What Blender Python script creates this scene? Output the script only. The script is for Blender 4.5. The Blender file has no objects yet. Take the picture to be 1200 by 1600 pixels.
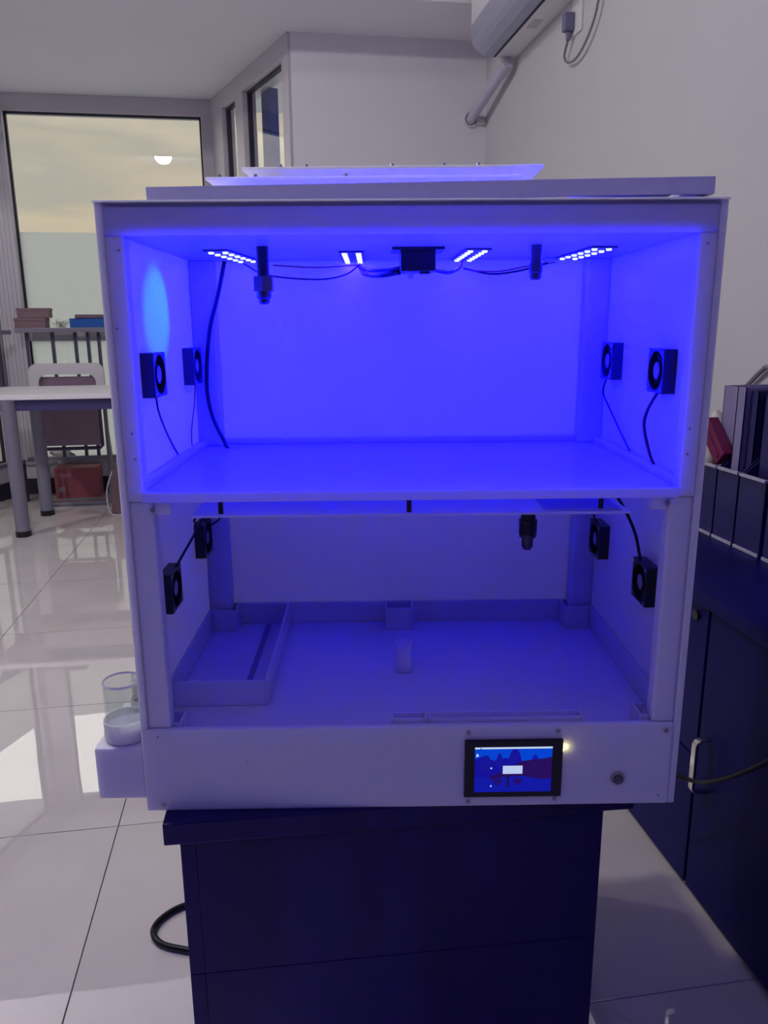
import bpy, bmesh, math, random
from mathutils import Vector, Matrix
random.seed(4)
C = bpy.context.scene.collection
SC = bpy.context.scene
R = math.radians

# ------------------------------------------------------------------ camera
CAMZ = 1.07
pitch, yaw, roll = 0.23793126, R(8.8298), -0.00746994
fwd = Vector((math.sin(yaw)*math.cos(pitch), math.cos(yaw)*math.cos(pitch), -math.sin(pitch)))
rt = Vector((math.cos(yaw), -math.sin(yaw), 0))
up = rt.cross(fwd)
r2 = math.cos(roll)*rt + math.sin(roll)*up
u2 = -math.sin(roll)*rt + math.cos(roll)*up
cam = bpy.data.objects.new('camera', bpy.data.cameras.new('camera'))
C.objects.link(cam)
cam.matrix_world = Matrix(((r2.x, u2.x, -fwd.x, 0), (r2.y, u2.y, -fwd.y, 0), (r2.z, u2.z, -fwd.z, CAMZ), (0, 0, 0, 1)))
cam.data.sensor_fit = 'VERTICAL'
cam.data.sensor_height = 36
cam.data.lens = 27
cam.data.clip_start = .02
SC.camera = cam

# ------------------------------------------------------------------ sky, lights, exposure
SC.view_settings.view_transform = 'Standard'
SC.view_settings.look = 'None'
SC.view_settings.gamma = 1
SC.view_settings.exposure = 0
SC.view_settings.use_curve_mapping = False
wd = bpy.data.worlds.new('sky'); SC.world = wd; wd.use_nodes = True
nt = wd.node_tree; N = nt.nodes; L = nt.links
N.clear()
tc = N.new('ShaderNodeTexCoord'); sep = N.new('ShaderNodeSeparateXYZ'); L.new(tc.outputs['Generated'], sep.inputs[0])
mp = N.new('ShaderNodeMapping'); mp.inputs['Scale'].default_value = (2.2, 2.2, 9); mp.inputs['Rotation'].default_value = (R(12), R(8), 0)
L.new(tc.outputs['Generated'], mp.inputs[0])
ns = N.new('ShaderNodeTexNoise'); ns.inputs['Scale'].default_value = 1.6; ns.inputs['Detail'].default_value = 5; ns.inputs['Roughness'].default_value = .55
L.new(mp.outputs[0], ns.inputs['Vector'])
mt = N.new('ShaderNodeMath'); mt.operation = 'MULTIPLY_ADD'; mt.inputs[1].default_value = .22; L.new(ns.outputs['Fac'], mt.inputs[0]); L.new(sep.outputs['Z'], mt.inputs[2])
rp = N.new('ShaderNodeValToRGB'); L.new(mt.outputs[0], rp.inputs[0])
el = rp.color_ramp.elements
el[0].position = 0; el[0].color = (.40, .42, .40, 1)
el[1].position = 1; el[1].color = (.38, .42, .44, 1)
for p, c in ((.17, (.52, .47, .38, 1)), (.24, (.64, .55, .40, 1)), (.29, (.47, .445, .37, 1)), (.32, (.60, .54, .42, 1)), (.38, (.37, .39, .36, 1)), (.43, (.46, .46, .40, 1)), (.50, (.385, .41, .395, 1)), (.60, (.43, .45, .42, 1))):
    e = el.new(p); e.color = c
bg = N.new('ShaderNodeBackground'); bg.inputs[1].default_value = .98; L.new(rp.outputs[0], bg.inputs[0])
wo = N.new('ShaderNodeOutputWorld'); L.new(bg.outputs[0], wo.inputs[0])

def area(name, loc, rot, sx, sy, p, col, parent=None, spread=180):
    d = bpy.data.lights.new(name, 'AREA'); d.shape = 'RECTANGLE'; d.size = sx; d.size_y = sy; d.energy = p; d.color = col
    d.spread = R(spread)
    o = bpy.data.objects.new(name, d); C.objects.link(o); o.location = loc; o.rotation_euler = rot
    if parent: o.parent = parent
    return o
# added lamp behind the camera, stands in for blue light bouncing around the room
# the dome lamps beyond the chamber are built further down
area('blue_bounce_fill', (-.4, -1.3, 2.78), (0, 0, 0), 1.6, 1.2, 17, (.10, .06, 1.0))
# wide sun lamp added through the bay for bright sky outside the view
sn = bpy.data.lights.new('sky_glow_sun', 'SUN'); sn.energy = 1.5; sn.color = (1, .97, .93); sn.angle = R(85)
sno = bpy.data.objects.new('sky_glow_sun', sn); C.objects.link(sno); sno.location = (-3, 9, 4)
sno.rotation_euler = Vector((.42, -1, -.40)).to_track_quat('-Z', 'Y').to_euler()
DOME = 250   # radiance of the dome lamps
LED_POWER = 3.2
LED_COL = (.0015, .0002, 1.0)

# ------------------------------------------------------------------ materials
MATS = {}
def mat(name, col, rough=.5, metal=0, noise=0, nscale=8, emit=None, es=0, sss=0, sr=.012, spec=.5, bump=0, bscale=60, coat=0, trans=0, ior=1.45, stretch=(1, 1, 1)):
    m = bpy.data.materials.new(name); m.use_nodes = True
    t = m.node_tree; b = t.nodes['Principled BSDF']
    b.inputs['Base Color'].default_value = (*col, 1)
    b.inputs['Roughness'].default_value = rough; b.inputs['Metallic'].default_value = metal
    b.inputs['Specular IOR Level'].default_value = spec; b.inputs['IOR'].default_value = ior
    b.inputs['Coat Weight'].default_value = coat; b.inputs['Transmission Weight'].default_value = trans
    g = t.nodes.new('ShaderNodeTexCoord'); mpp = t.nodes.new('ShaderNodeMapping'); mpp.inputs['Scale'].default_value = stretch
    t.links.new(g.outputs['Object'], mpp.inputs[0])
    if noise:
        n = t.nodes.new('ShaderNodeTexNoise'); n.inputs['Scale'].default_value = nscale; n.inputs['Detail'].default_value = 4
        t.links.new(mpp.outputs[0], n.inputs['Vector'])
        r = t.nodes.new('ShaderNodeMapRange'); r.inputs['From Min'].default_value = .3; r.inputs['From Max'].default_value = .7
        r.inputs['To Min'].default_value = 1-noise; r.inputs['To Max'].default_value = 1+noise
        t.links.new(n.outputs['Fac'], r.inputs['Value'])
        mx = t.nodes.new('ShaderNodeVectorMath'); mx.operation = 'SCALE'; mx.inputs[0].default_value = col
        t.links.new(r.outputs[0], mx.inputs['Scale']); t.links.new(mx.outputs[0], b.inputs['Base Color'])
    if bump:
        n = t.nodes.new('ShaderNodeTexNoise'); n.inputs['Scale'].default_value = bscale; n.inputs['Detail'].default_value = 3
        t.links.new(mpp.outputs[0], n.inputs['Vector'])
        bp = t.nodes.new('ShaderNodeBump'); bp.inputs['Strength'].default_value = bump; bp.inputs['Distance'].default_value = .002
        t.links.new(n.outputs['Fac'], bp.inputs['Height']); t.links.new(bp.outputs[0], b.inputs['Normal'])
    if emit: b.inputs['Emission Color'].default_value = (*emit, 1); b.inputs['Emission Strength'].default_value = es
    if sss:
        b.inputs['Subsurface Weight'].default_value = sss; b.inputs['Subsurface Radius'].default_value = (1, 1, 1); b.inputs['Subsurface Scale'].default_value = sr
    MATS[name] = m
    return m
def glass(name, tint=(1, 1, 1), fac=.08, rough=0.0):
    m = bpy.data.materials.new(name); m.use_nodes = True; t = m.node_tree; t.nodes.clear()
    a = t.nodes.new('ShaderNodeBsdfTransparent'); a.inputs[0].default_value = (*tint, 1)
    b = t.nodes.new('ShaderNodeBsdfGlossy'); b.inputs['Roughness'].default_value = rough
    lf = t.nodes.new('ShaderNodeLayerWeight'); lf.inputs['Blend'].default_value = .5
    pw = t.nodes.new('ShaderNodeMath'); pw.operation = 'POWER'; pw.inputs[1].default_value = 4; t.links.new(lf.outputs['Facing'], pw.inputs[0])
    lw = t.nodes.new('ShaderNodeMath'); lw.operation = 'MULTIPLY_ADD'; lw.inputs[1].default_value = .25; lw.inputs[2].default_value = .045; t.links.new(pw.outputs[0], lw.inputs[0])
    mxx = t.nodes.new('ShaderNodeMixShader'); o = t.nodes.new('ShaderNodeOutputMaterial')
    t.links.new(lw.outputs[0], mxx.inputs[0]); t.links.new(a.outputs[0], mxx.inputs[1]); t.links.new(b.outputs[0], mxx.inputs[2]); t.links.new(mxx.outputs[0], o.inputs[0])
    return m
def frosted(name, col):
    m = bpy.data.materials.new(name); m.use_nodes = True; t = m.node_tree; t.nodes.clear()
    a = t.nodes.new('ShaderNodeBsdfTranslucent'); a.inputs[0].default_value = (*col, 1)
    b = t.nodes.new('ShaderNodeBsdfDiffuse'); b.inputs[0].default_value = (*col, 1)
    mxx = t.nodes.new('ShaderNodeMixShader'); mxx.inputs[0].default_value = .12; o = t.nodes.new('ShaderNodeOutputMaterial')
    t.links.new(a.outputs[0], mxx.inputs[1]); t.links.new(b.outputs[0], mxx.inputs[2]); t.links.new(mxx.outputs[0], o.inputs[0])
    return m
def milky_sheet(name, col, tr):
    m = bpy.data.materials.new(name); m.use_nodes = True; t = m.node_tree; b = t.nodes['Principled BSDF']
    b.inputs['Base Color'].default_value = (*col, 1); b.inputs['Roughness'].default_value = .25
    a = t.nodes.new('ShaderNodeBsdfTranslucent'); a.inputs[0].default_value = (*col, 1)
    mxx = t.nodes.new('ShaderNodeMixShader'); mxx.inputs[0].default_value = tr; o = t.nodes['Material Output']
    t.links.new(b.outputs[0], mxx.inputs[1]); t.links.new(a.outputs[0], mxx.inputs[2]); t.links.new(mxx.outputs[0], o.inputs[0])
    return m
def floor_mat():
    m = mat('polished_tile', (.73, .67, .655), .3, noise=.05, nscale=5)
    t = m.node_tree; b = t.nodes['Principled BSDF']; b.inputs['Specular IOR Level'].default_value = 0
    g = t.nodes.new('ShaderNodeBsdfGlossy'); g.inputs['Roughness'].default_value = .012; g.inputs['Color'].default_value = (1, .98, .95, 1)
    f = t.nodes.new('ShaderNodeFresnel'); f.inputs['IOR'].default_value = 3.4
    n = t.nodes.new('ShaderNodeTexNoise'); n.inputs['Scale'].default_value = 2.5
    bp = t.nodes.new('ShaderNodeBump'); bp.inputs['Strength'].default_value = .05; bp.inputs['Distance'].default_value = .01
    tcx = t.nodes.new('ShaderNodeTexCoord'); t.links.new(tcx.outputs['Object'], n.inputs['Vector'])
    t.links.new(n.outputs['Fac'], bp.inputs['Height']); t.links.new(bp.outputs[0], g.inputs['Normal'])
    mxx = t.nodes.new('ShaderNodeMixShader'); o = t.nodes['Material Output']
    t.links.new(f.outputs[0], mxx.inputs[0]); t.links.new(b.outputs[0], mxx.inputs[1]); t.links.new(g.outputs[0], mxx.inputs[2]); t.links.new(mxx.outputs[0], o.inputs[0])
    return m
PVC = mat('milky_plastic', (.80, .78, .84), .38, sss=.75, sr=.014, noise=.02, nscale=6)
PVCS = milky_sheet('milky_shelf', (.86, .84, .9), .33)
PVCO = mat('opaque_white_plastic', (.74, .72, .80), .4)
PVCD = mat('milky_plastic_floor', (.80, .78, .84), .22, sss=.75, sr=.014, noise=.03, nscale=9)
PVCT = mat('thin_milky_plastic', (.82, .80, .88), .30, sss=1, sr=.02)
WALLM = mat('wall_paint_lightened', (.77, .76, .81), .75, noise=.015, nscale=2, bump=.1, bscale=90)  # lightened against the right wall's copy to even out the lamp light
CEILM = mat('ceiling_paint', (.79, .78, .84), .85, noise=.015, nscale=2)
UPVC = mat('window_upvc', (.55, .52, .58), .45, noise=.03, nscale=5)
TILE = floor_mat()
GROUT = mat('grout', (.10, .08, .07), .9)
BLACKP = mat('black_plastic', (.012, .010, .016), .35)
DARKW = mat('espresso_blue_cast', (.013, .004, .085), .38, spec=.3, noise=.25, nscale=12, stretch=(1, 1, .15))  # dark brown laminate with the blue glow mixed into its base colour
DARKC = mat('black_blue_cast', (.005, .004, .085), .33, spec=.06, noise=.2, nscale=10, stretch=(1, 1, .2))  # black laminate, blue cast of the chamber light put into the colour
SEAL = mat('rubber_seal', (.03, .03, .05), .6)
CHROME = mat('chrome', (.75, .72, .66), .18, 1)
STEEL = mat('dull_steel', (.45, .43, .45), .35, 1)
GREYM = mat('grey_painted_metal', (.21, .20, .27), .4)
DARKM = mat('dark_painted_metal', (.075, .065, .12), .4)
TBL = mat('table_laminate', (.88, .84, .86), .32)
WHITEP = mat('white_plastic', (.66, .62, .66), .4)
PINKP = mat('mauve_plastic', (.25, .17, .24), .45, noise=.1, nscale=6)
GLASS = glass('window_glass')
JARG = glass('jar_glass', (.93, .95, .95))
FROST = frosted('frosted_film', (.74, .76, .75))
ACW = mat('ac_white', (.74, .73, .74), .35)
ACB = mat('ac_bluegrey', (.36, .37, .48), .35)
WIREB = mat('black_wire', (.006, .005, .012), .35, spec=.3)
WIRER = mat('red_wire', (.25, .01, .02), .4)
WIREG = mat('grey_wire', (.22, .21, .25), .5)
LEDM = mat('led_chip', (.9, .9, .9), .4, emit=(.62, .74, 1), es=1.55)
BOXR = mat('red_carton', (.36, .095, .125), .6, noise=.08, nscale=7)
BOXP = mat('brown_carton', (.21, .13, .15), .7, noise=.08, nscale=7)
BLUEB = mat('blue_cover', (.012, .10, .42), .45)
PURPB = mat('plum_cover', (.16, .10, .16), .5)
PAPER = mat('paper', (.62, .60, .58), .8)
PINK = mat('carton_side', (.38, .30, .30), .7)

# ------------------------------------------------------------------ mesh helpers
class MB:
    def __init__(s): s.bm = bmesh.new()
    def box(s, x0, x1, y0, y1, z0, z1, bev=0, M=None):
        b = bmesh.new(); bmesh.ops.create_cube(b, size=1)
        for v in b.verts: v.co = Vector(((x0+x1)/2+v.co.x*(x1-x0), (y0+y1)/2+v.co.y*(y1-y0), (z0+z1)/2+v.co.z*(z1-z0)))
        if bev: bmesh.ops.bevel(b, geom=b.edges[:], offset=bev, segments=2, profile=.6, affect='EDGES')
        return s._add(b, M)
    def _add(s, b, M=None):
        if M is not None: bmesh.ops.transform(b, matrix=M, verts=b.verts)
        me = bpy.data.meshes.new('tmp'); b.to_mesh(me); b.free(); s.bm.from_mesh(me); bpy.data.meshes.remove(me)
        return s
    def prism(s, pts, axis, a, b_, bev=0, M=None):
        # pts: 2D outline in the two other axes (order x,y,z without axis), extruded a..b_ along axis
        b = bmesh.new()
        def mk(p, h):
            q = list(p); q.insert(axis, h); return b.verts.new(q)
        lo = [mk(p, a) for p in pts]; hi = [mk(p, b_) for p in pts]
        b.faces.new(lo); b.faces.new(hi[::-1])
        for i in range(len(pts)): b.faces.new((lo[i], hi[i], hi[(i+1) % len(pts)], lo[(i+1) % len(pts)]))
        bmesh.ops.recalc_face_normals(b, faces=b.faces)
        if bev: bmesh.ops.bevel(b, geom=[e for e in b.edges if e.calc_face_angle(0) > .6], offset=bev, segments=2, profile=.6, affect='EDGES')
        return s._add(b, M)
    def cyl(s, p0, p1, r0, r1=None, n=16, cap=True):
        if r1 is None: r1 = r0
        p0 = Vector(p0); p1 = Vector(p1); d = p1-p0
        b = bmesh.new(); bmesh.ops.create_cone(b, cap_ends=cap, segments=n, radius1=r0, radius2=r1, depth=d.length)
        return s._add(b, Matrix.Translation((p0+p1)/2) @ d.to_track_quat('Z', 'Y').to_matrix().to_4x4())
    def lathe(s, prof, c=(0, 0, 0), n=24):
        # prof: list of (r,z), revolved about the vertical through c
        rows = []
        for r, z in prof:
            rows.append([s.bm.verts.new((c[0]+r*math.cos(2*math.pi*k/n), c[1]+r*math.sin(2*math.pi*k/n), c[2]+z)) for k in range(n)])
        for a, b_ in zip(rows, rows[1:]):
            for k in range(n): s.bm.faces.new((a[k], a[(k+1) % n], b_[(k+1) % n], b_[k]))
        return s
    def tube(s, pts, r, n=8, sub=6, smooth=True):
        P = [Vector(p) for p in pts]
        if smooth and len(P) > 2:
            Q = []
            E = [P[0]*2-P[1]]+P+[P[-1]*2-P[-2]]
            for i in range(1, len(E)-2):
                for k in range(sub):
                    t = k/sub; a, b_, c, d = E[i-1], E[i], E[i+1], E[i+2]
                    Q.append(.5*((2*b_)+(c-a)*t+(2*a-5*b_+4*c-d)*t*t+(3*b_-a-3*c+d)*t**3))
            Q.append(P[-1]); P = Q
        rings = []; ref = None
        for i, p in enumerate(P):
            t = (P[min(i+1, len(P)-1)]-P[max(i-1, 0)]).normalized()
            if ref is None: ref = t.orthogonal().normalized()
            ref = (ref-t*ref.dot(t)).normalized(); o = t.cross(ref)
            rings.append([s.bm.verts.new(p+r*(math.cos(2*math.pi*k/n)*ref+math.sin(2*math.pi*k/n)*o)) for k in range(n)])
        for a, b_ in zip(rings, rings[1:]):
            for k in range(n): s.bm.faces.new((a[k], a[(k+1) % n], b_[(k+1) % n], b_[k]))
        s.bm.faces.new(rings[0][::-1]); s.bm.faces.new(rings[-1])
        return s
    def build(s, name, m, parent=None, smooth=False, loc=None, rot=None):
        bmesh.ops.recalc_face_normals(s.bm, faces=s.bm.faces)
        me = bpy.data.meshes.new(name); s.bm.to_mesh(me); s.bm.free()
        me.materials.append(m)
        if smooth:
            for p in me.polygons: p.use_smooth = True
            try: me.set_sharp_from_angle(angle=R(40))
            except Exception: pass
        o = bpy.data.objects.new(name, me); C.objects.link(o)
        if parent is not None: o.parent = parent
        if loc is not None: o.location = loc
        if rot is not None: o.rotation_euler = rot
        return o
def B(name, m, parent, *a, bev=0, M=None): return MB().box(*a, bev=bev, M=M).build(name, m, parent)
def tag(o, label, cat, group=None):
    o['label'] = label; o['category'] = cat
    if group: o['group'] = group
    return o
def thing(name, label, cat, loc=(0, 0, 0), rz=0, group=None):
    o = bpy.data.objects.new(name, None); C.objects.link(o); o.location = loc; o.rotation_euler = (0, 0, rz)
    o.empty_display_size = .05
    return tag(o, label, cat, group)
def struct(o): o['kind'] = 'structure'; return o
def copy_obj(o, parent, loc=None):
    c = o.copy(); C.objects.link(c); c.parent = parent
    if loc is not None: c.location = loc
    return c

# ------------------------------------------------------------------ room shell
XR, XL, YF, YB, ZC, ZM = 1.17, -3.0, -2.6, 4.1, 2.43, 2.85
fl = struct(B('floor', GROUT, None, XL-.1, XR+.1, YF-.1, 5.45, -.08, -.004))
mesh0 = None
gx = -.357; gy = .96
tx = [gx+.6*k for k in range(-5, 4)]; ty = [gy+.6*k for k in range(-6, 9)]
for x in tx:
    for y in ty:
        x0, x1, y0, y1 = max(x, XL)+.0012, min(x+.6, XR)-.0012, max(y, YF)+.0012, min(y+.6, 5.4)-.0012
        if x1-x0 < .02 or y1-y0 < .02: continue
        full = abs(x1-x0-.5976) < .001 and abs(y1-y0-.5976) < .001
        if full and mesh0 is not None:
            o = mesh0.copy(); C.objects.link(o); o.parent = fl; o.location = (x+.3, y+.3, 0)
        elif full:
            o = B('floor_tile', TILE, fl, -.2988, .2988, -.2988, .2988, -.010, 0, bev=.0008); o.location = (x+.3, y+.3, 0); mesh0 = o
        else: B('floor_tile', TILE, fl, x0, x1, y0, y1, -.010, 0, bev=.0008)
struct(B('wall_right', mat('wall_paint_darkened', (.56, .555, .58), .75, noise=.015, nscale=2, bump=.1, bscale=90), None, XR, XR+.12, YF, 4.24, 0, ZM))  # same paint as the back wall, darkened to offset strong lamp light
struct(B('wall_left', mat('wall_left_dimmed', (.26, .25, .30), .8), None, XL-.12, XL, YF, 4.4, 0, ZM))  # unseen wall, darkened to cut the light it bounces onto the chamber
struct(B('wall_front', mat('wall_front_dimmed', (.07, .07, .12), .8), None, XL-.12, XR+.12, YF-.12, YF, 0, ZM))  # unseen wall, near black to keep bounced light off the chamber front
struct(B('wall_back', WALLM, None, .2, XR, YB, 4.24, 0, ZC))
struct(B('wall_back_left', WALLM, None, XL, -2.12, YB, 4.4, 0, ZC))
struct(B('ceiling', CEILM, None, XL-.12, XR+.12, YF-.12, 3.66, ZM, ZM+.1))
struct(B('ceiling_soffit', CEILM, None, XL-.12, XR+.12, 3.66, 5.55, ZC, ZM+.1))

# bay: centre window, two angled return windows (opening list along each run)
def run(name, A, Bp, openings, z0, z1, mulls):
    """window unit between plan points A and Bp; x along A->B, y outward"""
    A = Vector((*A, 0)); Bv = Vector((*Bp, 0)); d = Bv-A; Ln = d.length; ang = math.atan2(d.y, d.x)
    root = bpy.data.objects.new(name, None); C.objects.link(root); root.location = A; root.rotation_euler = (0, 0, ang); struct(root)
    T = .07
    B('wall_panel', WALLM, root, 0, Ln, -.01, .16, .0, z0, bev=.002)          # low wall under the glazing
    B('skirting', SEAL, root, 0, Ln, -.022, -.01, .004, .105)
    B('window_sill', UPVC, root, 0, Ln, -.03, .12, z0, z0+.03, bev=.004)
    B('head_rail', UPVC, root, 0, Ln, -.01, T+.05, z1, ZC, bev=.003)
    xs = [0]+[v for o in openings for v in o]+[Ln]
    for i in range(0, len(xs), 2):
        if xs[i+1]-xs[i] > .005: B('mullion', UPVC, root, xs[i], xs[i+1], -.01, T, z0+.03, z1, bev=.004)
    for (a, b_) in openings:
        g = .012
        m = MB()
        m.box(a, a+g, .02, .045, z0+.03, z1); m.box(b_-g, b_, .02, .045, z0+.03, z1); m.box(a, b_, .02, .045, z1-g, z1); m.box(a, b_, .02, .045, z0+.03, z0+.04)
        m.build('seal', SEAL, root)
        B('transom', UPVC, root, a, b_, .0, .06, .99, 1.05, bev=.003)
        B('pane', GLASS, root, a+.002, b_-.002, .031, .033, z0+.032, z1-.002)
        B('frosted_film', FROST, root, a+.003, b_-.003, .036, .038, z0+.032, 1.652)
    return root
P0, P1, P2, P3 = (-2.14, 4.1), (-1.60, 5.3), (-.235, 5.3), (.195, 4.1)
run('window_1', P1, P2, [(.137, 1.294)], .2, 2.335, 0)
L2 = math.hypot(P3[0]-P2[0], P3[1]-P2[1])
run('window_2', P2, P3, [(.22, .47), (.60, 1.19)], .2, 2.335, 0)
L0 = math.hypot(P1[0]-P0[0], P1[1]-P0[1])
run('window_3', P0, P1, [(.10, .60), (.70, 1.22)], .2, 2.335, 0)
B('outer_frame', mat('blue_frame', (.03, .04, .26), .5), bpy.data.objects['window_2'], .60, .735, .10, .15, .23, 2.335, bev=.004)
# ribbed post between left return and centre window
m = MB()
for k in range(6): m.box(-1.60+.024*k, -1.60+.024*k+.016, 5.2585, 5.295, .23, 2.335, bev=.001)
m.box(-1.60, -1.46, 5.262, 5.30, .23, 2.335)
st = m.build('trim_1', UPVC); struct(st)

# ------------------------------------------------------------------ guard rail in the bay
gr = thing('guard_rail', 'dark metal guard rail with flat ledge in front of the left window', 'railing', (0, 0, 0))
B('ledge', GREYM, gr, -1.475, -.30, 5.08, 5.22, 1.045, 1.072, bev=.004)
B('ledge', GREYM, gr, -1.475, 0, -.05, .05, 1.040, 1.058, bev=.004, M=Matrix.Translation((-.05, 5.02, 0)) @ Matrix.Rotation(0, 4, 'Z')) if False else None
B('bottom_rail', GREYM, gr, -1.50, -.30, 5.135, 5.165, .245, .268, bev=.003)
ba = MB().box(-.009, .009, -.012, .012, .268, 1.045).build('bar', DARKM, gr, loc=(-1.425, 5.15, 0))
for x in (-1.275, -1.14, -1.065, -1.0, -.87, -.74, -.61, -.48, -.35): copy_obj(ba, gr, (x, 5.15, 0))
gs = thing('guard_rail', 'short side run of guard rail along the left return of the bay', 'railing', (-1.50, 5.10, 0), math.atan2(-1.1, -.5))
B('top_rail', GREYM, gs, 0.02, 1.0, -.02, .02, 1.035, 1.06, bev=.003)
B('bottom_rail', GREYM, gs, 0.02, 1.0, -.015, .015, .245, .268, bev=.003)
bb = MB().box(-.009, .009, -.012, .012, .268, 1.035).build('bar', DARKM, gs, loc=(.12, 0, 0))
for k in range(1, 7): copy_obj(bb, gs, (.12+.14*k, 0, 0))
B('post', DARKM, gs, .96, 1.0, -.02, .02, 0, .245)
B('post', DARKM, gs, 0.03, .06, -.02, .02, 0, .245)
B('post', DARKM, gr, -1.45, -1.41, 5.13, 5.17, 0, .245)
B('post', DARKM, gr, -.36, -.32, 5.13, 5.17, 0, .245)

def carton(name, label, x0, x1, y0, y1, z0, z1, m, rz=0, grp=None, cat='box'):
    cx, cy = (x0+x1)/2, (y0+y1)/2
    t = thing(name, label, cat, (cx, cy, z0), rz, grp)
    w, d, h = (x1-x0)/2, (y1-y0)/2, z1-z0
    B('body', m, t, -w, w, -d, d, 0, h*.72, bev=.002)
    B('lid', m, t, -w-.003, w+.003, -d-.003, d+.003, h*.70, h, bev=.003)
    return t
carton('carton', 'mauve carton lying on the window ledge, lower of the two stacked', -1.475, -1.295, 5.10, 5.20, 1.0725, 1.132, BOXP, 0, 'cartons on the ledge')
carton('carton', 'mauve carton on top of another carton at the left end of the ledge', -1.455, -1.270, 5.10, 5.19, 1.1325, 1.19, BOXP, R(2), 'cartons on the ledge')
def book(name, label, x, y, z, w, d, h, m, rz, grp=None):
    t = thing(name, label, 'book', (x, y, z), rz, grp)
    B('cover', m, t, -w/2, w/2, -d/2, -d/2+.003, 0, h)
    MB().box(-w/2, w/2, -d/2, d/2, 0, .003).box(-w/2, w/2, -d/2, d/2, h-.003, h).build('cover', m, t)
    B('pages', PAPER, t, -w/2+.003, w/2-.003, -d/2+.003, d/2-.003, .003, h-.003)
    return t
book('book', 'thick blue book lying flat on the window ledge under another book', -1.03, 5.145, 1.0725, .24, .11, .055, BLUEB, R(-3), 'books on the ledge')
book('book', 'thin plum-coloured book lying on top of the blue book', -1.00, 5.145, 1.128, .24, .11, .022, PURPB, R(4), 'books on the ledge')
# dried sprigs lying on the ledge
sp = MB()
for k in range(26):
    x = -1.24+random.random()*.045; y = 5.12+random.random()*.05
    sp.tube([(x, y, 1.0735), (x+random.uniform(-.02, .02), y+random.uniform(-.01, .01), 1.085+random.random()*.02), (x+random.uniform(-.04, .04), y, 1.095+random.random()*.03)], .0012, 4, 3)
tag(sp.build('dried_sprig', mat('dry_grass', (.35, .33, .30), .8)), 'wispy grey dried sprigs lying between cartons and books on the ledge', 'plant')

# ------------------------------------------------------------------ table by the window
tb = thing('table', 'white-topped table with grey round legs in front of the left window', 'table', (-1.25, 4.40, 0))
B('tabletop', TBL, tb, -.24, .80, -.25, .39, .717, .742, bev=.004)
MB().box(-.18, .74, -.225, -.20, .66, .717).box(-.18, .74, .34, .365, .66, .717).box(-.20, -.18, -.2, .34, .66, .717).box(.74, .76, -.2, .34, .66, .717).build('apron', mat('apron_metal', (.06, .05, .16), .45), tb)
for (x, y) in ((-.035, -.22), (-.035, .26), (.74, -.22), (.74, .26)):
    lg = MB().cyl((x, y, .02), (x, y, .717), .036, n=24).build('leg', GREYM, tb, smooth=True)
    MB().cyl((x, y, 0), (x, y, .03), .039, n=24).build('foot_cap', BLACKP, lg, smooth=True)

# ------------------------------------------------------------------ folded chair behind the table
ch = thing('folding_chair', 'folded chair with white slotted backrest and mauve seat behind the table', 'chair', (-1.16, 4.93, 0))
def arch(w, z0, z1, r, n=8):
    p = [(-w, z0)]
    for k in range(n+1):
        a = math.pi-math.pi/2*k/n; p.append((-w+r+r*math.cos(a), z1-r+r*math.sin(a)))
    for k in range(n+1):
        a = math.pi/2-math.pi/2*k/n; p.append((w-r+r*math.cos(a), z1-r+r*math.sin(a)))
    p.append((w, z0)); return p
bm_ = MB()
# backrest as a rounded frame round a wide arched slot
o_ = arch(.215, .60, .865, .05); i_ = arch(.165, .60, .800, .05)
bk = MB()
bk.prism(o_[:10]+[(0, .865), (0, .800)]+i_[:10][::-1], 1, -.012, .012)
bk.prism(o_[10:][::-1]+i_[10:]+[] if False else [(0, .865)]+o_[10:]+i_[10:][::-1]+[(0, .800)], 1, -.012, .012)
bk.build('backrest', WHITEP, ch)
B('back_pad', PINKP, ch, -.17, .17, .014, .022, .60, .785, bev=.003)
MB().prism(arch(.17, .375, .64, .02), 1, -.055, -.02, bev=.006).build('seat', PINKP, ch)
MB().tube([(-.175, -.038, .64), (-.175, -.038, .37), (-.16, -.038, .355), (.16, -.038, .355), (.175, -.038, .37), (.175, -.038, .64)], .011, 8, smooth=False).build('seat_frame', DARKM, ch, smooth=True)
MB().tube([(-.205, 0, .60), (-.215, -.03, .3), (-.195, -.05, .05), (-.19, -.05, .014), (-.17, -.05, .012), (.17, -.05, .012), (.195, -.05, .02), (.20, -.05, .06), (.205, -.03, .3), (.20, 0, .60)], .011, 8, smooth=False).build('front_frame', GREYM, ch, smooth=True)
MB().tube([(-.19, .03, .60), (-.20, .06, .3), (-.195, .075, .014), (.195, .075, .014), (.20, .06, .3), (.19, .03, .60)], .010, 8, smooth=False).build('rear_frame', STEEL, ch, smooth=True)

rb = thing('carton', 'red carton with pale label on the floor under the window, behind chair legs', 'box', (-1.205, 5.16, 0))
B('body', BOXR, rb, -.135, .135, -.07, .07, .002, .20, bev=.003)
B('label_patch', PINK, rb, -.115, -.075, -.0712, -.0695, .045, .08)
MB().box(-.11, -.03, -.0712, -.0695, .155, .161).box(-.11, -.045, -.0712, -.0695, .142, .148).build('lettering_strip', PINK, rb)
bgm = MB()
bmesh.ops.create_icosphere(bgm.bm, subdivisions=3, radius=.07)
for v in bgm.bm.verts:
    k = 1+.25*math.sin(v.co.x*70)*math.sin(v.co.z*55+v.co.y*40)
    v.co = Vector((v.co.x*1.0*k, v.co.y*.4*k, v.co.z*.55*k))
tag(bgm.build('plastic_bag', mat('thin_bag', (.6, .6, .62), .4), smooth=True, loc=(-1.31, 5.235, .27)), 'crumpled pale plastic bag on the low sill behind the chair', 'bag')
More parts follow.
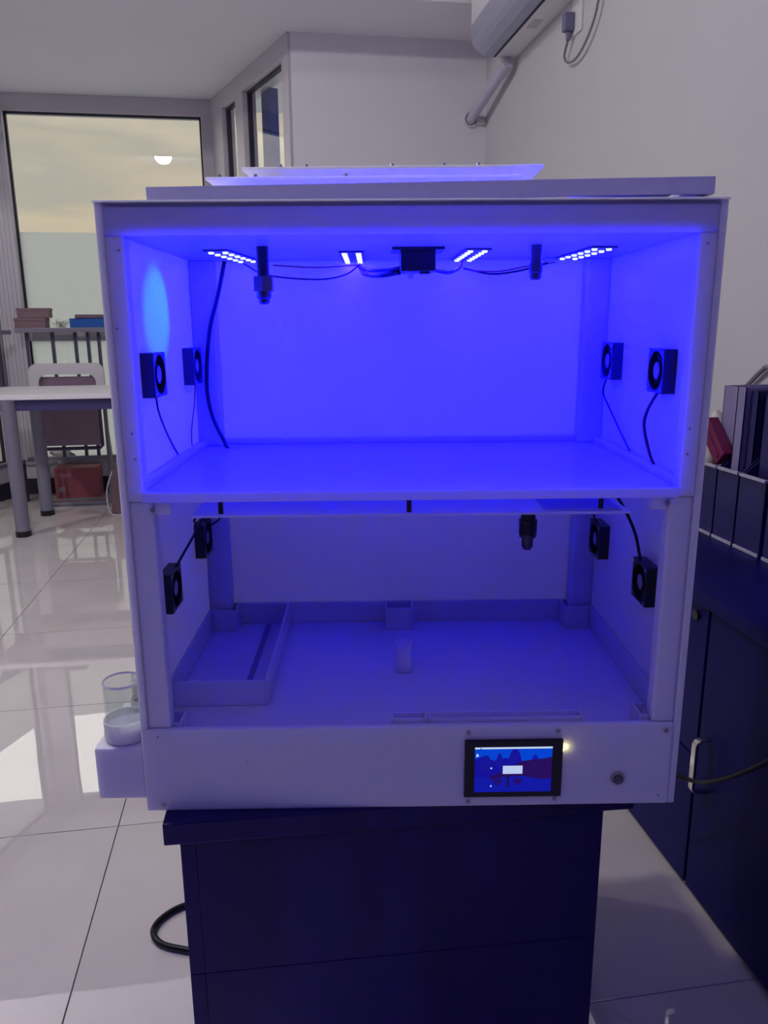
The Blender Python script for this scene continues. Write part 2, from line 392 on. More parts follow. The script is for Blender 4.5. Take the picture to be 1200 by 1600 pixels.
# brown paper bag with looped white cord beside box edge
pb = thing('paper_bag', 'brown paper bag with white cord handle on floor left of the cabinet', 'bag', (-.845, 4.62, 0))
MB().prism([(-.06, 0), (.06, 0), (.055, .27), (-.05, .27)], 1, -.04, .04, bev=.003).build('body', BOXP, pb)
MB().tube([(-.04, -.043, .26), (-.075, -.055, .15), (-.07, -.06, .03), (-.03, -.06, .004), (.03, -.05, .01)], .004, 6).build('handle', WHITEP, pb, smooth=True)

# ------------------------------------------------------------------ ceiling lamp (its reflection shows in the left window)
DOMEM = mat('lamp_dome', (.9, .9, .9), .4, emit=(1, .96, .93), es=DOME)
cl = thing('ceiling_light', 'white glass dome ceiling lamp seen reflected in the window', 'lamp', (-.93, 1.65, ZM))
MB().cyl((0, 0, -.02), (0, 0, 0), .10, n=32).build('base_plate', WHITEP, cl, smooth=True)
MB().lathe([(.085, -.02), (.083, -.05), (.065, -.08), (.03, -.098), (.001, -.10)], n=32).build('dome', DOMEM, cl, smooth=True)
fill_dome = thing('ceiling_light', 'unseen dome lamp added near the left wall to light the bay', 'lamp', (-2.55, 2.7, ZM))  # second lamp added out of view, brightens back wall and bay
for c_ in list(cl.children): copy_obj(c_, fill_dome)

# ------------------------------------------------------------------ air conditioner, pipe, socket
ac = thing('air_conditioner', 'white wall air conditioner with blue-grey front flap high on the right wall', 'air conditioner', (XR, 3.64, 0))
def yz(p): return p
MB().prism([(0, 2.535), (0, 2.213), (-.100, 2.213), (-.104, 2.222), (-.150, 2.226), (-.185, 2.246), (-.197, 2.268), (-.205, 2.32), (-.205, 2.50), (-.18, 2.535)], 1, -.86, 0, bev=.004).build('casing', ACW, ac)
MB().prism([(-.106, 2.214), (-.148, 2.2165), (-.178, 2.236), (-.194, 2.252), (-.2025, 2.270), (-.2075, 2.33), (-.203, 2.33), (-.198, 2.272), (-.180, 2.246), (-.145, 2.226), (-.106, 2.223)], 1, -.855, -.005).build('front_flap', ACB, ac)
B('air_slot', SEAL, ac, -.105, -.097, -.83, -.02, 2.2105, 2.2145)
B('sticker', mat('sticker', (.55, .53, .54), .6), ac, -.075, -.035, -.45, -.36, 2.2118, 2.2132)
pi_ = thing('drain_pipe', 'wrapped white pipe running from air conditioner down into the back wall', 'pipe', (0, 0, 0))
MB().tube([(1.123, 3.60, 2.187), (1.118, 3.70, 2.165), (1.105, 3.88, 2.125), (1.095, 4.05, 2.085), (1.092, 4.10, 2.072)], .023, 14).build('hose', mat('pipe_wrap', (.50, .47, .60), .55, bump=.4, bscale=30), pi_, smooth=True)
rg = MB(); rg.tube([(1.092+.034*math.cos(a*math.pi/8), 4.094, 2.074+.034*math.sin(a*math.pi/8)) for a in range(17)], .006, 8, smooth=False)
rg.build('wall_ring', WHITEP, pi_, smooth=True)
B('drip_clip', WHITEP, pi_, 1.118, 1.165, 4.07, 4.0995, 2.050, 2.074, bev=.003)
so = thing('wall_socket', 'white wall socket with grey plug high on the right wall', 'socket', (XR, 2.945, 2.125))
B('cover_plate', ACW, so, -.008, 0, -.06, .03, -.045, .075, bev=.002)
B('plug', mat('plug_grey', (.17, .17, .27), .5), so, -.045, -.008, -.005, .031, -.03, .03, bev=.006)
MB().cyl((-.022, .02, -.055), (-.022, .018, -.03), .008, .012).build('plug_neck', GREYM, so, smooth=True)
tag(MB().tube([(1.148, 2.967, 2.070), (1.15, 3.000, 2.030), (1.15, 2.963, 1.997), (1.15, 2.885, 1.988), (1.15, 2.805, 2.015), (1.15, 2.743, 2.062), (1.15, 2.714, 2.109), (1.158, 2.70, 2.19), (1.164, 2.70, 2.35)], .0045, 8).build('power_cord', WIREG, None, smooth=True), 'grey looping power cord hanging from the wall socket by the air conditioner', 'cord')
# ------------------------------------------------------------------ pedestal
PZ = .519
pe = thing('pedestal_cabinet', 'dark brown pedestal cabinet carrying the blue-lit chamber', 'cabinet', (-.135, .797, 0), R(-2.4))
B('top_board', DARKW, pe, 0, .563, 0, .52, PZ-.028, PZ, bev=.002)
B('carcass', DARKW, pe, .016, .530, .022, .50, .02, PZ-.0285, bev=.001)
B('side_strip', DARKW, pe, .016, .034, .012, .0215, .300, PZ-.0285, bev=.001)
B('side_strip', DARKW, pe, .016, .034, .012, .0215, .02, .2992, bev=.001)
B('panel', DARKW, pe, .0341, .530, .012, .0215, .300, PZ-.0285, bev=.001)
B('panel', DARKW, pe, .0341, .530, .0122, .0215, .02, .2992, bev=.001)
B('plinth', BLACKP, pe, .03, .515, .03, .48, 0, .02)
tag(MB().tube([(-.09, 1.31, .006), (-.14, 1.295, .006), (-.205, 1.275, .006), (-.238, 1.235, .006), (-.222, 1.195, .006), (-.165, 1.168, .006), (-.09, 1.14, .006)], .0058, 10).build('power_cord', WIREB, None, smooth=True), 'black cord looping out on the floor tiles behind the dark pedestal', 'cord')

# ------------------------------------------------------------------ side cabinet (right) and what stands on it
sc_ = thing('sideboard', 'long black office cabinet with doors along the right wall', 'cabinet', (0, 0, 0))
B('worktop', DARKC, sc_, .745, 1.165, -.9, 2.35, .588, .612, bev=.002)
B('carcass', DARKC, sc_, .784, 1.165, -.88, 2.33, .01, .587)
def door(y0, y1, z0, z1, nm='door'):
    return B(nm, DARKC, sc_, .763, .783, y0+.0015, y1-.0015, z0, z1, bev=.0015)
d1 = door(1.172, 1.60, .29, .580, 'drawer')
MB().cyl((.763, 1.208, .556), (.757, 1.208, .556), .009, n=20).build('lock', BLACKP, d1, smooth=True)
door(1.172, 1.60, .02, .286)
d2 = door(.72, 1.168, .02, .582)
hd = MB().prism([(.763, .349), (.744, .349), (.7365, .345), (.733, .338), (.733, .252), (.7365, .245), (.744, .241), (.763, .241), (.763, .245), (.745, .245), (.7395, .248), (.737, .254), (.737, .336), (.7395, .342), (.745, .345), (.763, .345)], 1, 1.128, 1.141, bev=.0005)
hd.build('handle', CHROME, d2, smooth=True)
door(.27, .716, .02, .582); door(-.18, .266, .02, .582); door(-.63, -.184, .02, .582); door(1.604, 1.96, .02, .580); door(1.964, 2.32, .02, .580)
tag(MB().tube([(.52, 1.28, .36), (.64, 1.20, .29), (.70, 1.10, .297), (.705, 1.03, .335), (.71, .95, .405), (.715, .86, .50), (.72, .78, .59), (.72, .70, .66)], .0038, 10).build('power_cord', WIREB, None, smooth=True), 'black cable sagging past the chrome door handle to the worktop', 'cord')

SMOKE = mat('smoky_plastic', (.026, .022, .12), .35, noise=.3, nscale=9)
RIM = mat('pale_rim', (.42, .39, .50), .3)
def holder(y0, y1, label, x0=.965, x1=1.155, h=.152, slope=.10):
    t = thing('file_holder', label, 'file holder', (x0, (y0+y1)/2, .6125), 0, 'file holders on the black worktop')
    w = (y1-y0)/2-.0015; d = x1-x0
    B('front_wall', SMOKE, t, 0, .003, -w, w, 0, h)
    B('base', SMOKE, t, .003, d, -w, w, 0, .003)
    for s in (-1, 1):
        a, b_ = sorted((s*w, s*(w-.003)))
        MB().prism([(.003, .003), (d, .003), (d, h+slope), (.12, h+slope), (.003, h)], 1, a, b_).build('side_wall', SMOKE, t)
    B('back_wall', SMOKE, t, d-.003, d, -w+.003, w-.003, .003, h+slope)
    B('rim', RIM, t, -.004, .004, -w, w, h, h+.006, bev=.001)
    B('foot_rim', RIM, t, -.003, .0, -w, w, 0, .007, bev=.001)
    return t
holder(1.506, 1.665, 'smoky file holder nearest the cabinet edge, with a white bag in it')
holder(1.428, 1.503, 'smoky file holder with a leaning crimson box in it')
holder(1.338, 1.424, 'smoky file holder with pale rim and white binders standing in it')
holder(1.238, 1.328, 'smoky file holder closest to the right picture edge')
def binder(y0, y1, x0, x1, z1, m, label, tilt=0):
    t = thing('binder', label, 'binder', ((x0+x1)/2, (y0+y1)/2, .6165), 0, 'binders in the file holders')
    t.rotation_euler = (R(tilt), 0, 0)
    w = (y1-y0)/2; d = (x1-x0)/2; h = z1-.6165
    MB().box(-d, d, -w, -w+.002, 0, h).box(-d, d, w-.002, w, 0, h).box(-d, -d+.002, -w, w, 0, h).build('cover', m, t)
    B('papers', PAPER, t, -d+.006, d-.004, -w+.003, w-.003, .004, h-.012)
    return t
LAV = mat('lavender_binder', (.22, .19, .36), .4); NAVY = mat('navy_binder', (.02, .015, .10), .4)
binder(1.568, 1.588, 1.02, 1.148, .925, NAVY, 'narrow navy binder beside the wide lavender binder')
binder(1.512, 1.562, 1.00, 1.148, .938, LAV, 'wide lavender binder standing behind the crimson box')
binder(1.462, 1.490, .985, 1.148, .940, LAV, 'slimmer lavender binder to the right of the wide lavender one')
binder(1.434, 1.456, .995, 1.148, .935, NAVY, 'thin navy binder between slim lavender and thick navy binder')
binder(1.345, 1.418, 1.00, 1.148, .93, NAVY, 'thick navy binder in the second file holder from the right')
binder(1.25, 1.30, 1.00, 1.148, .90, NAVY, 'dark binder at the right picture edge')
cb = thing('pen_box', 'crimson plastic box leaning out of a smoky file holder', 'box', (.985, 1.514, .786), 0)
cb.rotation_euler = (R(-46), 0, 0)
CR = mat('crimson_plastic', (.15, .005, .06), .35)
B('body', CR, cb, -.015, .012, -.020, .020, -.004, .098, bev=.003); B('rib', CR, cb, -.018, -.0145, -.005, .005, .004, .09, bev=.001)
wb = MB(); bmesh.ops.create_icosphere(wb.bm, subdivisions=3, radius=.05)
for v in wb.bm.verts:
    k = 1+.22*math.sin(v.co.x*90+1)*math.sin(v.co.z*80)
    v.co = Vector((v.co.x*.75*k, v.co.y*.50*k, v.co.z*1.6*k))
tag(wb.build('white_bag', mat('bag_white', (.62, .60, .58), .5), smooth=True, loc=(1.04, 1.628, .80)), 'crumpled white plastic bag stuffed in the left file holder', 'bag')
tag(MB().tube([(1.158, 1.75, .90), (1.158, 1.71, .93), (1.158, 1.665, .963), (1.158, 1.63, .971), (1.158, 1.40, .971)], .006, 8).build('cable_duct', GREYM, None, smooth=True), 'grey bent cable rising against the wall above the binders', 'cord')

# ------------------------------------------------------------------ THE CHAMBER (its own axes)
BX = thing('growth_chamber', 'white plastic two-tier chamber glowing blue inside on the dark pedestal', 'cabinet', (.15246, .78339, PZ), R(-8.1023))
H = .669
W2 = .310
def P(name, m, *a, bev=0, M=None, parent=None): return B(name, m, parent or BX, *a, bev=bev, M=M)
P('side_panel', PVC, -W2, -.302, .0, .385, .0, H, bev=.0015)
P('side_panel', PVC, .302, W2, .0, .385, .0, H, bev=.0015)
P('back_panel', PVC, -.302, .302, .376, .385, .0, H)
# top with a vent opening
P('roof_sheet', PVC, -.302, .302, .006, .376, .643, .647)
MB().box(-.302, .302, .0, .09, .665, H).box(-.302, .302, .31, .376, .665, H).box(-.302, -.17, .09, .31, .665, H).box(.17, .302, .09, .31, .665, H).build('top_panel', PVC, BX)
area('roof_space_fill', (0, .20, .649), (math.pi, 0, 0), .30, .10, 1.9, LED_COL, BX)  # lamp added in the roof space, makes header and plates glow blue
MB().box(-.311, .311, -.001, .09, H, H+.002).box(-.311, .311, .31, .386, H, H+.002).box(-.311, -.17, .09, .31, H, H+.002).box(.17, .311, .09, .31, H, H+.002).build('top_flange', PVC, BX)
P('header', PVCT, -.3015, .3015, .0, .004, .6385, .6688, bev=.001)
P('bottom_panel', PVC, -.302, .302, .0085, .376, 0, .008)
for s in (-1, 1):
    a = sorted((s*.276, s*.3018))
    P('front_post', PVC, a[0], a[1], .002, .022, .1048, .371, bev=.003)
    a = sorted((s*.284, s*.3018))
    P('front_post', PVC, a[0], a[1], .0, .018, .3712, .6383, bev=.002)
    a = sorted((s*.268, s*.3018))
    P('rear_post', PVC, a[0], a[1], .348, .3758, .085, .371, bev=.002)
    P('rear_post', PVC, a[0], a[1], .348, .3758, .378, .6428, bev=.002)
    a = sorted((s*.258, s*.2755))
    br = P('bracket', PVC, a[0], a[1], .004, .02, .356, .3705, bev=.001)
# shelf of the upper chamber
P('shelf', PVCS, -.301, .301, .004, .3758, .3708, .3775)
P('shelf_lip', PVCS, -.2865, .2845, -.003, .004, .3708, .3812, bev=.001)
for s in (-1, 1):
    a = sorted((s*.290, s*.3018)); P('shelf_rim', PVC, a[0], a[1], .02, .3478, .3776, .386, bev=.001)
P('shelf_rim', PVC, -.268, .268, .366, .3758, .3776, .386, bev=.001)
# hanging plate
hp = P('hanging_plate', PVC, -.243, .243, .024, .19, .347, .3495, bev=.0006)
for x in (-.211, -.002, .212):
    MB().cyl((x, .034, .3495), (x, .034, .3706), .0028, n=12).build('standoff', BLACKP, hp, smooth=True)
for x in (-.165, -.08, .10, .165): MB().cyl((x, .032, .366), (x, .032, .3706), .0012, n=8).build('screw_tip', STEEL, hp)
P('cable_loop_plate', PVCT, .15, .235, .03, .12, .3498, .3515)
# lower tray
FZ, BZ = .085, .119
P('tray_floor', PVCD, -.301, .301, .0085, .3755, .078, FZ)
P('tray_wall', PVC, -.3, .3, .371, .3755, FZ, BZ, bev=.0008)
for s in (-1, 1):
    a = sorted((s*.2975, s*.3015)); P('tray_wall', PVC, a[0], a[1], .023, .3705, FZ, BZ, bev=.0008)
P('tray_wall', PVC, -.181, -.178, .094, .3705, FZ, BZ+.001, bev=.0008)
P('tray_wall', PVC, -.297, -.181, .092, .095, FZ, BZ, bev=.0008)
P('trough_strip', mat('drain_strip', (.25, .22, .35), .6), -.216, -.208, .105, .365, FZ, FZ+.0008)
def cup(x0, x1, y0, y1, z1, t=.003, nm='corner_cup'):
    return MB().box(x0, x0+t, y0, y1, FZ, z1).box(x1-t, x1, y0, y1, FZ, z1).box(x0+t, x1-t, y0, y0+t, FZ, z1).box(x0+t, x1-t, y1-t, y1, FZ, z1).build(nm, PVC, BX)
cup(-.297, -.258, .335, .3705, BZ+.001); cup(.257, .297, .335, .3705, BZ+.001)
cup(-.025, .019, .335, .3705, BZ+.002, nm='back_cup')
cup(-.024, .0185, .0102, .027, .1085, nm='front_trough'); cup(.0190, .200, .0102, .027, .1085, nm='front_trough')
cup(-.297, -.266, .0102, .042, .1068); cup(.265, .297, .0102, .042, .1095)
P('cup_rib', PVC, .276, .279, .013, .039, FZ, .105)
# front control panel
fpn = P('front_panel', PVC, -.3105, .3018, -.0006, .008, .0, .1045, bev=.002)
def screw(x, z, par=fpn, y=0, r=.0032):
    s = MB().cyl((x, y, z), (x, y-.002, z), r, r*.75, n=14)
    s.box(x-r*.6, x+r*.6, y-.0023, y-.0019, z-.0004, z+.0004).box(x-.0004, x+.0004, y-.0023, y-.0019, z-r*.6, z+r*.6)
    return s.build('screw', STEEL, par, smooth=True)
for x, z in ((.065, .0955), (.168, .0965), (.066, .0060), (.168, .0085), (.293, .0955), (-.291, .008)): screw(x, z)
screw(-.291, .096, r=.0012); screw(.290, .011, r=.0012); screw(-.19, .062, r=.0009)
for x, z in ((-.277, .362), (.274, .364)): screw(x, z, BX, .0022, .0028)
for x, z in ((-.289, .625), (.292, .628), (-.291, .444), (-.29, .417), (.29, .444), (.29, .417), (-.297, .55)): screw(x, z, BX, .0, .0012)
# display
ds = P('display', BLACKP, .0607, .174, -.0045, 0, .0142, .0870, bev=.0006)
def em(name, c, s=1): return mat(name, (0, 0, 0), .3, emit=c, es=s, spec=.2)
SX, SZ, SW, SH = .0722, .0212, .0895, .0580
yy = -.0046
def plate(name, m, pts, k):
    MB().prism([(SX+u*SW, SZ+v*SH) for u, v in pts], 1, yy-.00012*k, yy-.00012*(k-1)).build(name, m, ds)
plate('screen_sky', em('scr_sky', (.0, .055, .62)), [(0, 0), (1, 0), (1, 1), (0, 1)], 1)
plate('screen_water', em('scr_water', (.004, .008, .36)), [(0, 0), (1, 0), (1, .34), (.55, .36), (0, .34)], 2)
plate('screen_haze', em('scr_haze', (.006, .004, .30)), [(0, .32), (.62, .34), (.62, .70), (.4, .76), (.25, .70), (.1, .80), (0, .74)], 2)
for cx, w, h, c in ((.14, .10, .86, .30), (.32, .055, .90, .32), (.52, .10, 1.0, .32), (.78, .065, .86, .38)):
    plate('screen_mountain', em('scr_mtn', (.006, .006, c)), [(cx-w, .5), (cx+w, .5), (cx+w*.75, h*.80), (cx+w*.4, h*.93), (cx, h*.965), (cx-w*.4, h*.93), (cx-w*.75, h*.80)], 3)
plate('screen_shore', em('scr_shore', (.018, .003, .10)), [(.30, .42), (.45, .50), (.58, .68), (.75, .72), (.90, .74), (1, .78), (1, .30), (.85, .28), (.62, .36), (.40, .34), (.20, .28), (.20, .35)], 4)
for cx in (.30, .56): plate('screen_tree', em('scr_tree', (.015, .004, .14)), [(cx-.06, .30), (cx-.04, .20), (cx, .14), (cx+.04, .20), (cx+.07, .30)], 5)
plate('screen_figure', em('scr_fig', (.01, .003, .07)), [(.42, .52), (.42, .10), (.445, .10), (.45, .42), (.50, .52), (.445, .62), (.43, .58)], 5)
plate('screen_taskbar', em('scr_bar', (.62, .72, .80)), [(0, .965), (1, .965), (1, 1), (0, 1)], 5)
plate('screen_marks', em('scr_mark', (.01, .01, .05)), [(.07, .968), (.085, .968), (.085, .99), (.07, .99)], 6)
plate('screen_dialog', em('scr_dlg', (.48, .58, .85)), [(.365, .41), (.62, .41), (.62, .59), (.365, .59)], 6)
plate('screen_icon', em('scr_icon', (.45, .65, .95)), [(.015, .80), (.05, .80), (.05, .82), (.04, .86), (.025, .86), (.015, .82)], 6)
for u, v in ((.215, .54), (.215, .14)): plate('screen_icon', MATS['scr_icon'], [(u-.01, v-.016), (u+.01, v-.016), (u+.01, v+.016), (u-.01, v+.016)], 6)
gl = P('side_led', em('side_led', (1, .92, .40), 2), .1742, .1752, -.0022, -.0004, .071, .081)
pl = bpy.data.lights.new('side_led_light', 'POINT'); pl.energy = .0022; pl.color = (1, .9, .35); pl.shadow_soft_size = .002
plo = bpy.data.objects.new('side_led_light', pl); C.objects.link(plo); plo.parent = BX; plo.location = (.1775, -.0040, .076)
# power button
pbn = MB().cyl((.2405, 0, .0345), (.2405, -.003, .0345), .0088, .0080, n=32).build('power_button', STEEL, fpn, smooth=True)
MB().cyl((.2405, -.003, .0345), (.2405, -.0038, .0345), .0058, n=28).build('button_cap', mat('btn_dark', (.10, .09, .14), .3, .8), pbn, smooth=True)
rr_ = MB(); rr_.tube([(.2405+.0030*math.cos(R(120+30*k)), -.0040, .0345+.0030*math.sin(R(120+30*k))) for k in range(11)], .0004, 6, smooth=False)
rr_.tube([(.2405, -.0040, .0345), (.2405, -.0040, .0378)], .0004, 6, smooth=False); rr_.build('power_symbol', STEEL, pbn)

# fans: modelled once with the face toward +X, then copied
HUB = mat('fan_hub', (.30, .28, .36), .4)
def fan_parts(parent):
    s, t = .025, .015
    b = bmesh.new()
    n = 32; ring = []; 
    fr = MB()
    def sq(a):
        c, d = math.cos(a), math.sin(a); k = s/max(abs(c), abs(d)); return c*k, d*k
    for x in (0, t):
        o1 = [fr.bm.verts.new((x, *sq(2*math.pi*k/n+math.pi/n*0))) for k in range(n)]
        i1 = [fr.bm.verts.new((x, .0225*math.cos(2*math.pi*k/n), .0225*math.sin(2*math.pi*k/n))) for k in range(n)]
        ring.append((o1, i1))
    for k in range(n):
        j = (k+1) % n
        for (o1, i1) in ring: fr.bm.faces.new((o1[k], o1[j], i1[j], i1[k]))
        fr.bm.faces.new((ring[0][0][k], ring[0][0][j], ring[1][0][j], ring[1][0][k]))
        fr.bm.faces.new((ring[0][1][k], ring[0][1][j], ring[1][1][j], ring[1][1][k]))
    fr.cyl((0, 0, 0), (.002, 0, 0), .0225, n=24)
    for a in (45, 135, 225, 315): fr.box(.0005, .002, -.001, .001, 0, .023, M=Matrix.Rotation(R(a), 4, 'X'))
    f = fr.build('fan', BLACKP, parent)
    hb = MB().cyl((.003, 0, 0), (.0135, 0, 0), .0105, n=24).build('fan_hub', BLACKP, f, smooth=True)
    MB().cyl((.0135, 0, 0), (.0140, 0, 0), .0088, n=24).build('fan_sticker', HUB, f, smooth=True)
    bl = MB()
    for k in range(7):
        bl.box(.004, .0125, -.0008, .0008, .009, .0212, M=Matrix.Rotation(R(k*360/7), 4, 'X') @ Matrix.Rotation(R(38), 4, 'Z'))
    bl.build('fan_blades', BLACKP, f)
    sb = MB()
    for y in (-.021, .021):
        for z in (-.021, .021): sb.cyl((t, y, z), (t+.0008, y, z), .0020, n=10)
    sb.build('fan_screws', STEEL, f)
    return f
F0 = fan_parts(BX)
spots = [(-1, .1085, .498), (-1, .306, .498), (1, .295, .501), (1, .103, .498), (-1, .112, .236), (-1, .304, .248), (1, .303, .240), (1, .105, .240)]
def place(f, s, y, z):
    f.location = (s*.3018, y, z); f.rotation_euler = (0, 0, math.pi if s > 0 else 0)
place(F0, *spots[0])
for sp_ in spots[1:]:
    f = F0.copy(); C.objects.link(f); f.parent = BX; place(f, *sp_)
    for c_ in F0.children: copy_obj(c_, f)
# fan leads
def wire(name, pts, r, m, par=None): return MB().tube(pts, r, 6).build(name, m, par or BX, smooth=True)
wire('fan_lead', [(-.293, .105, .474), (-.294, .115, .455), (-.296, .145, .43), (-.299, .185, .405), (-.299, .21, .388)], .0013, WIREB)
wire('fan_lead', [(-.293, .31, .474), (-.296, .305, .44), (-.298, .29, .41), (-.299, .29, .388)], .0010, WIRER)
wire('fan_lead', [(.290, .30, .476), (.291, .315, .455), (.294, .29, .435), (.297, .24, .405), (.298, .205, .388)], .0013, WIREB)
wire('fan_lead', [(.290, .098, .473), (.287, .118, .45), (.287, .125, .43), (.292, .115, .40), (.296, .108, .387)], .0015, WIREB)
wire('fan_lead', [(.2885, .099, .473), (.2855, .119, .45), (.2855, .126, .43), (.2905, .116, .40), (.2945, .109, .387)], .0008, WIRER)
wire('fan_lead', [(-.288, .12, .262), (-.280, .20, .285), (-.270, .27, .315), (-.255, .33, .345)], .0018, WIREB)
wire('fan_lead', [(-.288, .30, .273), (-.292, .28, .290), (-.298, .27, .283), (-.300, .29, .273), (-.290, .31, .268)], .0015, WIREB)
wire('fan_lead', [(-.288, .31, .262), (-.270, .315, .275), (-.262, .32, .30), (-.262, .32, .345)], .0015, WIREB)
wire('fan_lead', [(.290, .30, .264), (.284, .30, .275), (.280, .29, .30)], .0013, WIREB)
wire('fan_lead', [(.289, .11, .265), (.288, .135, .295), (.278, .16, .325), (.262, .17, .350), (.25, .17, .3705)], .0020, WIREB)
wire('cable', [(-.248, .34, .641), (-.260, .34, .595), (-.275, .338, .543), (-.283, .338, .47), (-.278, .338, .425), (-.262, .33, .390), (-.255, .325, .3776)], .0032, WIREB)
# LED boards
bb_ = MB().box(-.016, .016, -.080, .080, -.0020, 0, bev=.0004)
BOARD = mat('led_board', (.05, .05, .09), .4)
LS = [(-.2235, .272, R(-6)), (-.0665, .300, R(0)), (.0900, .275, R(1)), (.2380, .258, R(3))]
led_b = None
for i, (x, y, rz) in enumerate(LS):
    if i == 0:
        led_b = bb_.build('led_board', BOARD, BX); o = led_b
        one = MB().cyl((0, 0, -.0020), (0, 0, -.0042), .0038, .0030, n=16).build('led', LEDM, o, smooth=True)
        one.location = (-.009, -.0675, 0)
        for k in range(12):
            if k: copy_obj(one, o, (-.009 if k < 6 else .009, -.0675+.027*(k % 6), 0))
    else:
        o = led_b.copy(); C.objects.link(o); o.parent = BX
        for c_ in led_b.children: copy_obj(c_, o)
    o.location = (x, y, .6428); o.rotation_euler = (0, 0, rz)
    area('led_light', (x, y, .6375), (0, 0, rz), .03, .15, LED_POWER, LED_COL, BX)
sl = bpy.data.lights.new('wall_pool_spot', 'SPOT'); sl.energy = 11; sl.color = (0, .080, 1); sl.spot_size = R(29); sl.spot_blend = .6; sl.shadow_soft_size = .006  # spot lamp added for the cyan pool of light on the left wall
slo = bpy.data.objects.new('wall_pool_spot', sl); C.objects.link(slo); slo.parent = BX; slo.location = (-.075, .24, .634)
slo.rotation_euler = (Vector((-.3018, .172, .568))-Vector((-.075, .24, .634))).to_track_quat('-Z', 'Y').to_euler()
# nozzles
DKS = mat('dark_nickel', (.10, .09, .13), .3, .85)
def nozzle(x, y, kind):
    t = bpy.data.objects
    if kind == 0:
        n_ = MB().cyl((x, y, .609), (x, y, .6428), .0072, n=20).build('nozzle_pipe', BLACKP, BX, smooth=True)
        MB().cyl((x, y, .592), (x, y, .609), .0125, n=6).build('hex_nut', DKS, n_)
        MB().lathe([(.0, .592), (.0088, .592), (.0088, .585), (.0065, .583), (.0065, .579), (.004, .577), (0, .577)], (x, y, 0), 20).build('nozzle_tip', DKS, n_, smooth=True)
    elif kind == 1:
        n_ = MB().cyl((x, y, .622), (x, y, .6428), .0068, n=20).build('nozzle_pipe', DKS, BX, smooth=True)
        MB().lathe([(0, .622), (.0080, .622), (.0080, .612), (.0070, .611), (.0070, .606), (.005, .603), (0, .603)], (x, y, 0), 20).build('nozzle_tip', DKS, n_, smooth=True)
    else:
        n_ = MB().cyl((x, y, .301), (x, y, .347), .0095, n=20).build('nozzle_pipe', BLACKP, BX, smooth=True)
        MB().cyl((x, y, .283), (x, y, .303), .0118, n=10).build('hex_nut', BLACKP, n_)
        MB().lathe([(0, .283), (.0110, .283), (.0110, .279), (.0075, .279), (.0075, .266), (.005, .262), (0, .262)], (x, y, 0), 20).build('nozzle_tip', DKS, n_, smooth=True)
nozzle(-.170, .16, 0); nozzle(.155, .16, 1); nozzle(.161, .178, 2)
# small motor hanging under the chamber roof
mo = P('vent_motor', BLACKP, -.006, .037, .175, .225, .6150, .6425, bev=.002)
P('motor_flange', BLACKP, -.016, .047, .170, .230, .6395, .6428, parent=mo)
MB().cyl((.006, .18, .606), (.006, .18, .615), .0035, n=12).build('motor_pin', PVCT, mo, smooth=True)
P('motor_foot', BLACKP, .018, .030, .18, .20, .6125, .615, parent=mo)
wire('motor_cable', [(-.058, .385-.02, .634), (-.05, .30, .620), (-.03, .24, .614), (-.006, .21, .616)], .0032, WIREB)
wire('motor_cable', [(-.058, .355, .636), (-.045, .29, .624), (-.02, .23, .620), (-.006, .205, .621)], .0024, WIREB)
wire('motor_cable', [(.037, .205, .618), (.06, .25, .618), (.08, .31, .628), (.088, .35, .638)], .0024, WIREB)
wire('led_wire', [(-.222, .345, .638), (-.19, .345, .622), (-.12, .35, .616), (-.08, .355, .622), (-.06, .36, .635)], .0012, WIREB)
wire('led_wire', [(-.18, .34, .635), (-.12, .345, .632), (-.06, .36, .636)], .0010, WIRER)
wire('led_wire', [(.09, .35, .630), (.13, .35, .622), (.17, .35, .626), (.21, .345, .636)], .0014, WIREB)
wire('led_wire', [(.10, .34, .626), (.14, .345, .625), (.18, .35, .632), (.22, .345, .637)], .0010, WIRER)
P('connector', WHITEP, .205, .222, .345, .352, .6365, .642)
# holder for the jars on the left side
wh = P('jar_holder', PVC, -.368, -.3105, .006, .12, .012, .078, bev=.003)
MB().lathe([(.0, .078), (.0235, .078), (.0250, .081), (.0250, .1035), (.0238, .1035), (.0232, .0965), (0, .0965)], (-.338, .034, 0), 36).build('jar_cup', PVC, wh, smooth=True)
MB().lathe([(.0, .078), (.0175, .078), (.0175, .1035), (.0165, .1035), (.0160, .0965), (0, .0965)], (-.330, .086, 0), 36).build('jar_cup', PVC, wh, smooth=True)
SC.view_layers.update()
def bxw(x, y, z):
    a = R(-8.1023); return (.15246+x*math.cos(a)-y*math.sin(a), .78339+x*math.sin(a)+y*math.cos(a), PZ+z)
def jar(r, h, x, y, z, label):
    t = thing('glass_jar', label, 'jar', bxw(x, y, z), 0, 'glass jars in the side holder')
    MB().lathe([(r-.0016, .002), (r-.0016, h), (r-.0008, h+.001), (r, h), (r, .001), (r-.002, 0), (0, 0)], n=36).build('body', JARG, t, smooth=True)
    MB().lathe([(r-.0018, h-.0008), (r-.0008, h+.0016), (r+.0004, h-.0008), (r-.0018, h-.0008)], n=36).build('rim', mat('jar_rim', (.75, .76, .78), .15), t, smooth=True)
jar(.0225, .053, -.338, .034, .0968, 'tall clear glass jar in front cup left of the chamber')
jar(.0150, .034, -.330, .086, .0968, 'smaller clear glass jar behind the tall one, left of the chamber')

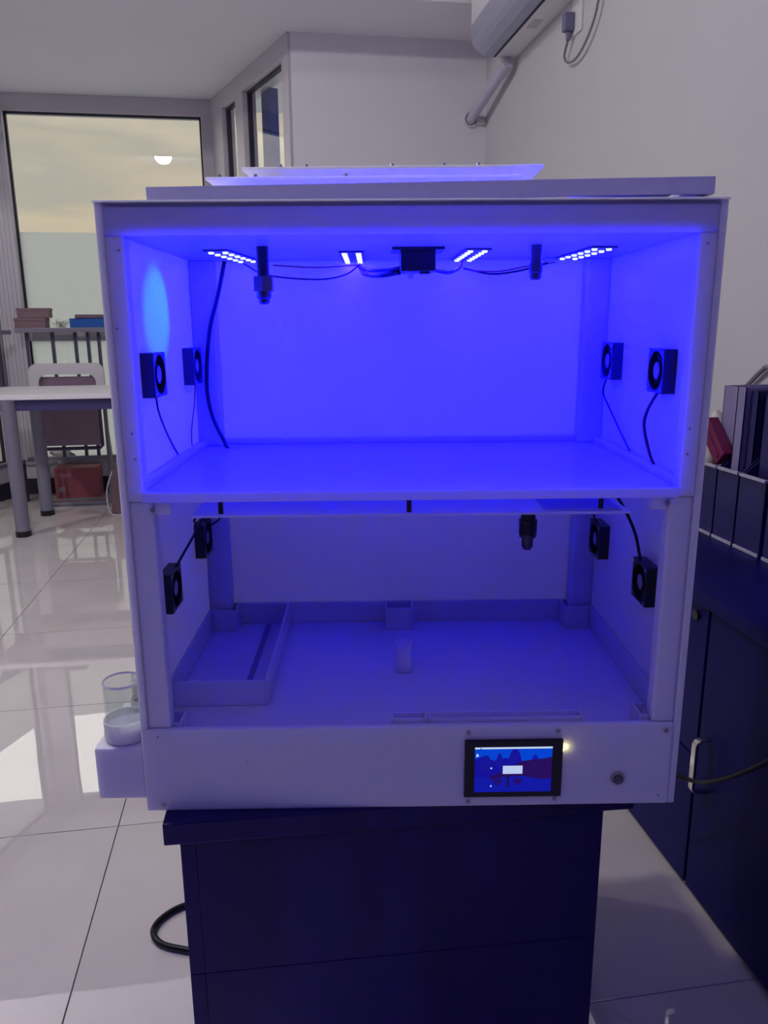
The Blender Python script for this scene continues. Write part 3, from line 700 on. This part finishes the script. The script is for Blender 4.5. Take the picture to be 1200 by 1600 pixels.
# loose things of the chamber
tw = tag(MB().lathe([(.0, 0), (.0118, 0), (.0118, .043), (.0090, .043), (.0090, .036), (0, .036)], n=32).build('plastic_tube', PVCT, None, smooth=True, loc=bxw(-.002, .19, FZ+.0003)), 'short milky plastic cylinder standing in the middle of the lower tray', 'tube')

rz = R(-8.1023)
ld = thing('vent_lid', 'shallow white lid lying across the chamber top', 'lid', bxw(.015, .03, H+.0022), rz+R(-1.2))
B('lid_face', PVCO, ld, -.283, .290, 0, .0045, .001, .0175, bev=.001)
ld.rotation_euler = (0, R(-.55), rz+R(-1.2))
ld.location.z += .0028
MB().box(-.283, -.278, .0045, .31, .001, .0170).box(.285, .290, .0045, .31, .001, .0170).box(-.278, .285, .305, .31, .001, .0170).build('lid_rim', PVCO, ld)
MB().box(-.278, .280, .0045, .06, .0145, .0175).box(-.278, .280, .27, .305, .0145, .0175).box(-.278, -.20, .06, .27, .0145, .0175).box(.17, .280, .06, .27, .0145, .0175).build('lid_top', PVCO, ld)
for x, z in ((.297, .0), (-.297, .0)):
    MB().cyl((x-.015, -.022+.04, 0), (x-.015, .018, .006), .0035, n=12).build('lid_screw', STEEL, ld, smooth=True)
def roof_plate(name, label, x0, x1, y0, y1, z, zs, m, t=.003, rot=0, spots=()):
    r_ = thing(name, label, 'panel', bxw((x0+x1)/2, y0, zs), rz+R(rot), 'roof plates on the chamber')
    w = (x1-x0)/2
    B('sheet', m, r_, -w, w, 0, y1-y0, z-zs, z-zs+t, bev=.0006)
    for x in (-w+.03, w-.03):
        for y in (.06, y1-y0-.02): MB().cyl((x, y, 0), (x, y, z-zs), .004, n=12).build('spacer', PVC, r_, smooth=True)
    for x in spots: MB().cyl((x, .01, z-zs+t), (x, .01, z-zs+t+.004), .003, .002, n=10).build('screw', STEEL, r_, smooth=True)
    return r_
roof_plate('roof_plate', 'lower thin white plate propped above the chamber lid, underside lit blue', -.222, .125, .105, .29, .7075, H+.0022+.0208, PVCT, rot=-1, spots=(-.16, -.12, -.02))
roof_plate('roof_plate', 'upper thin white plate stacked highest on the chamber, underside lit blue', -.190, .158, .155, .33, .7270, .7106, PVCT, rot=-1.5, spots=(-.13, -.1, .0, .06, .1))
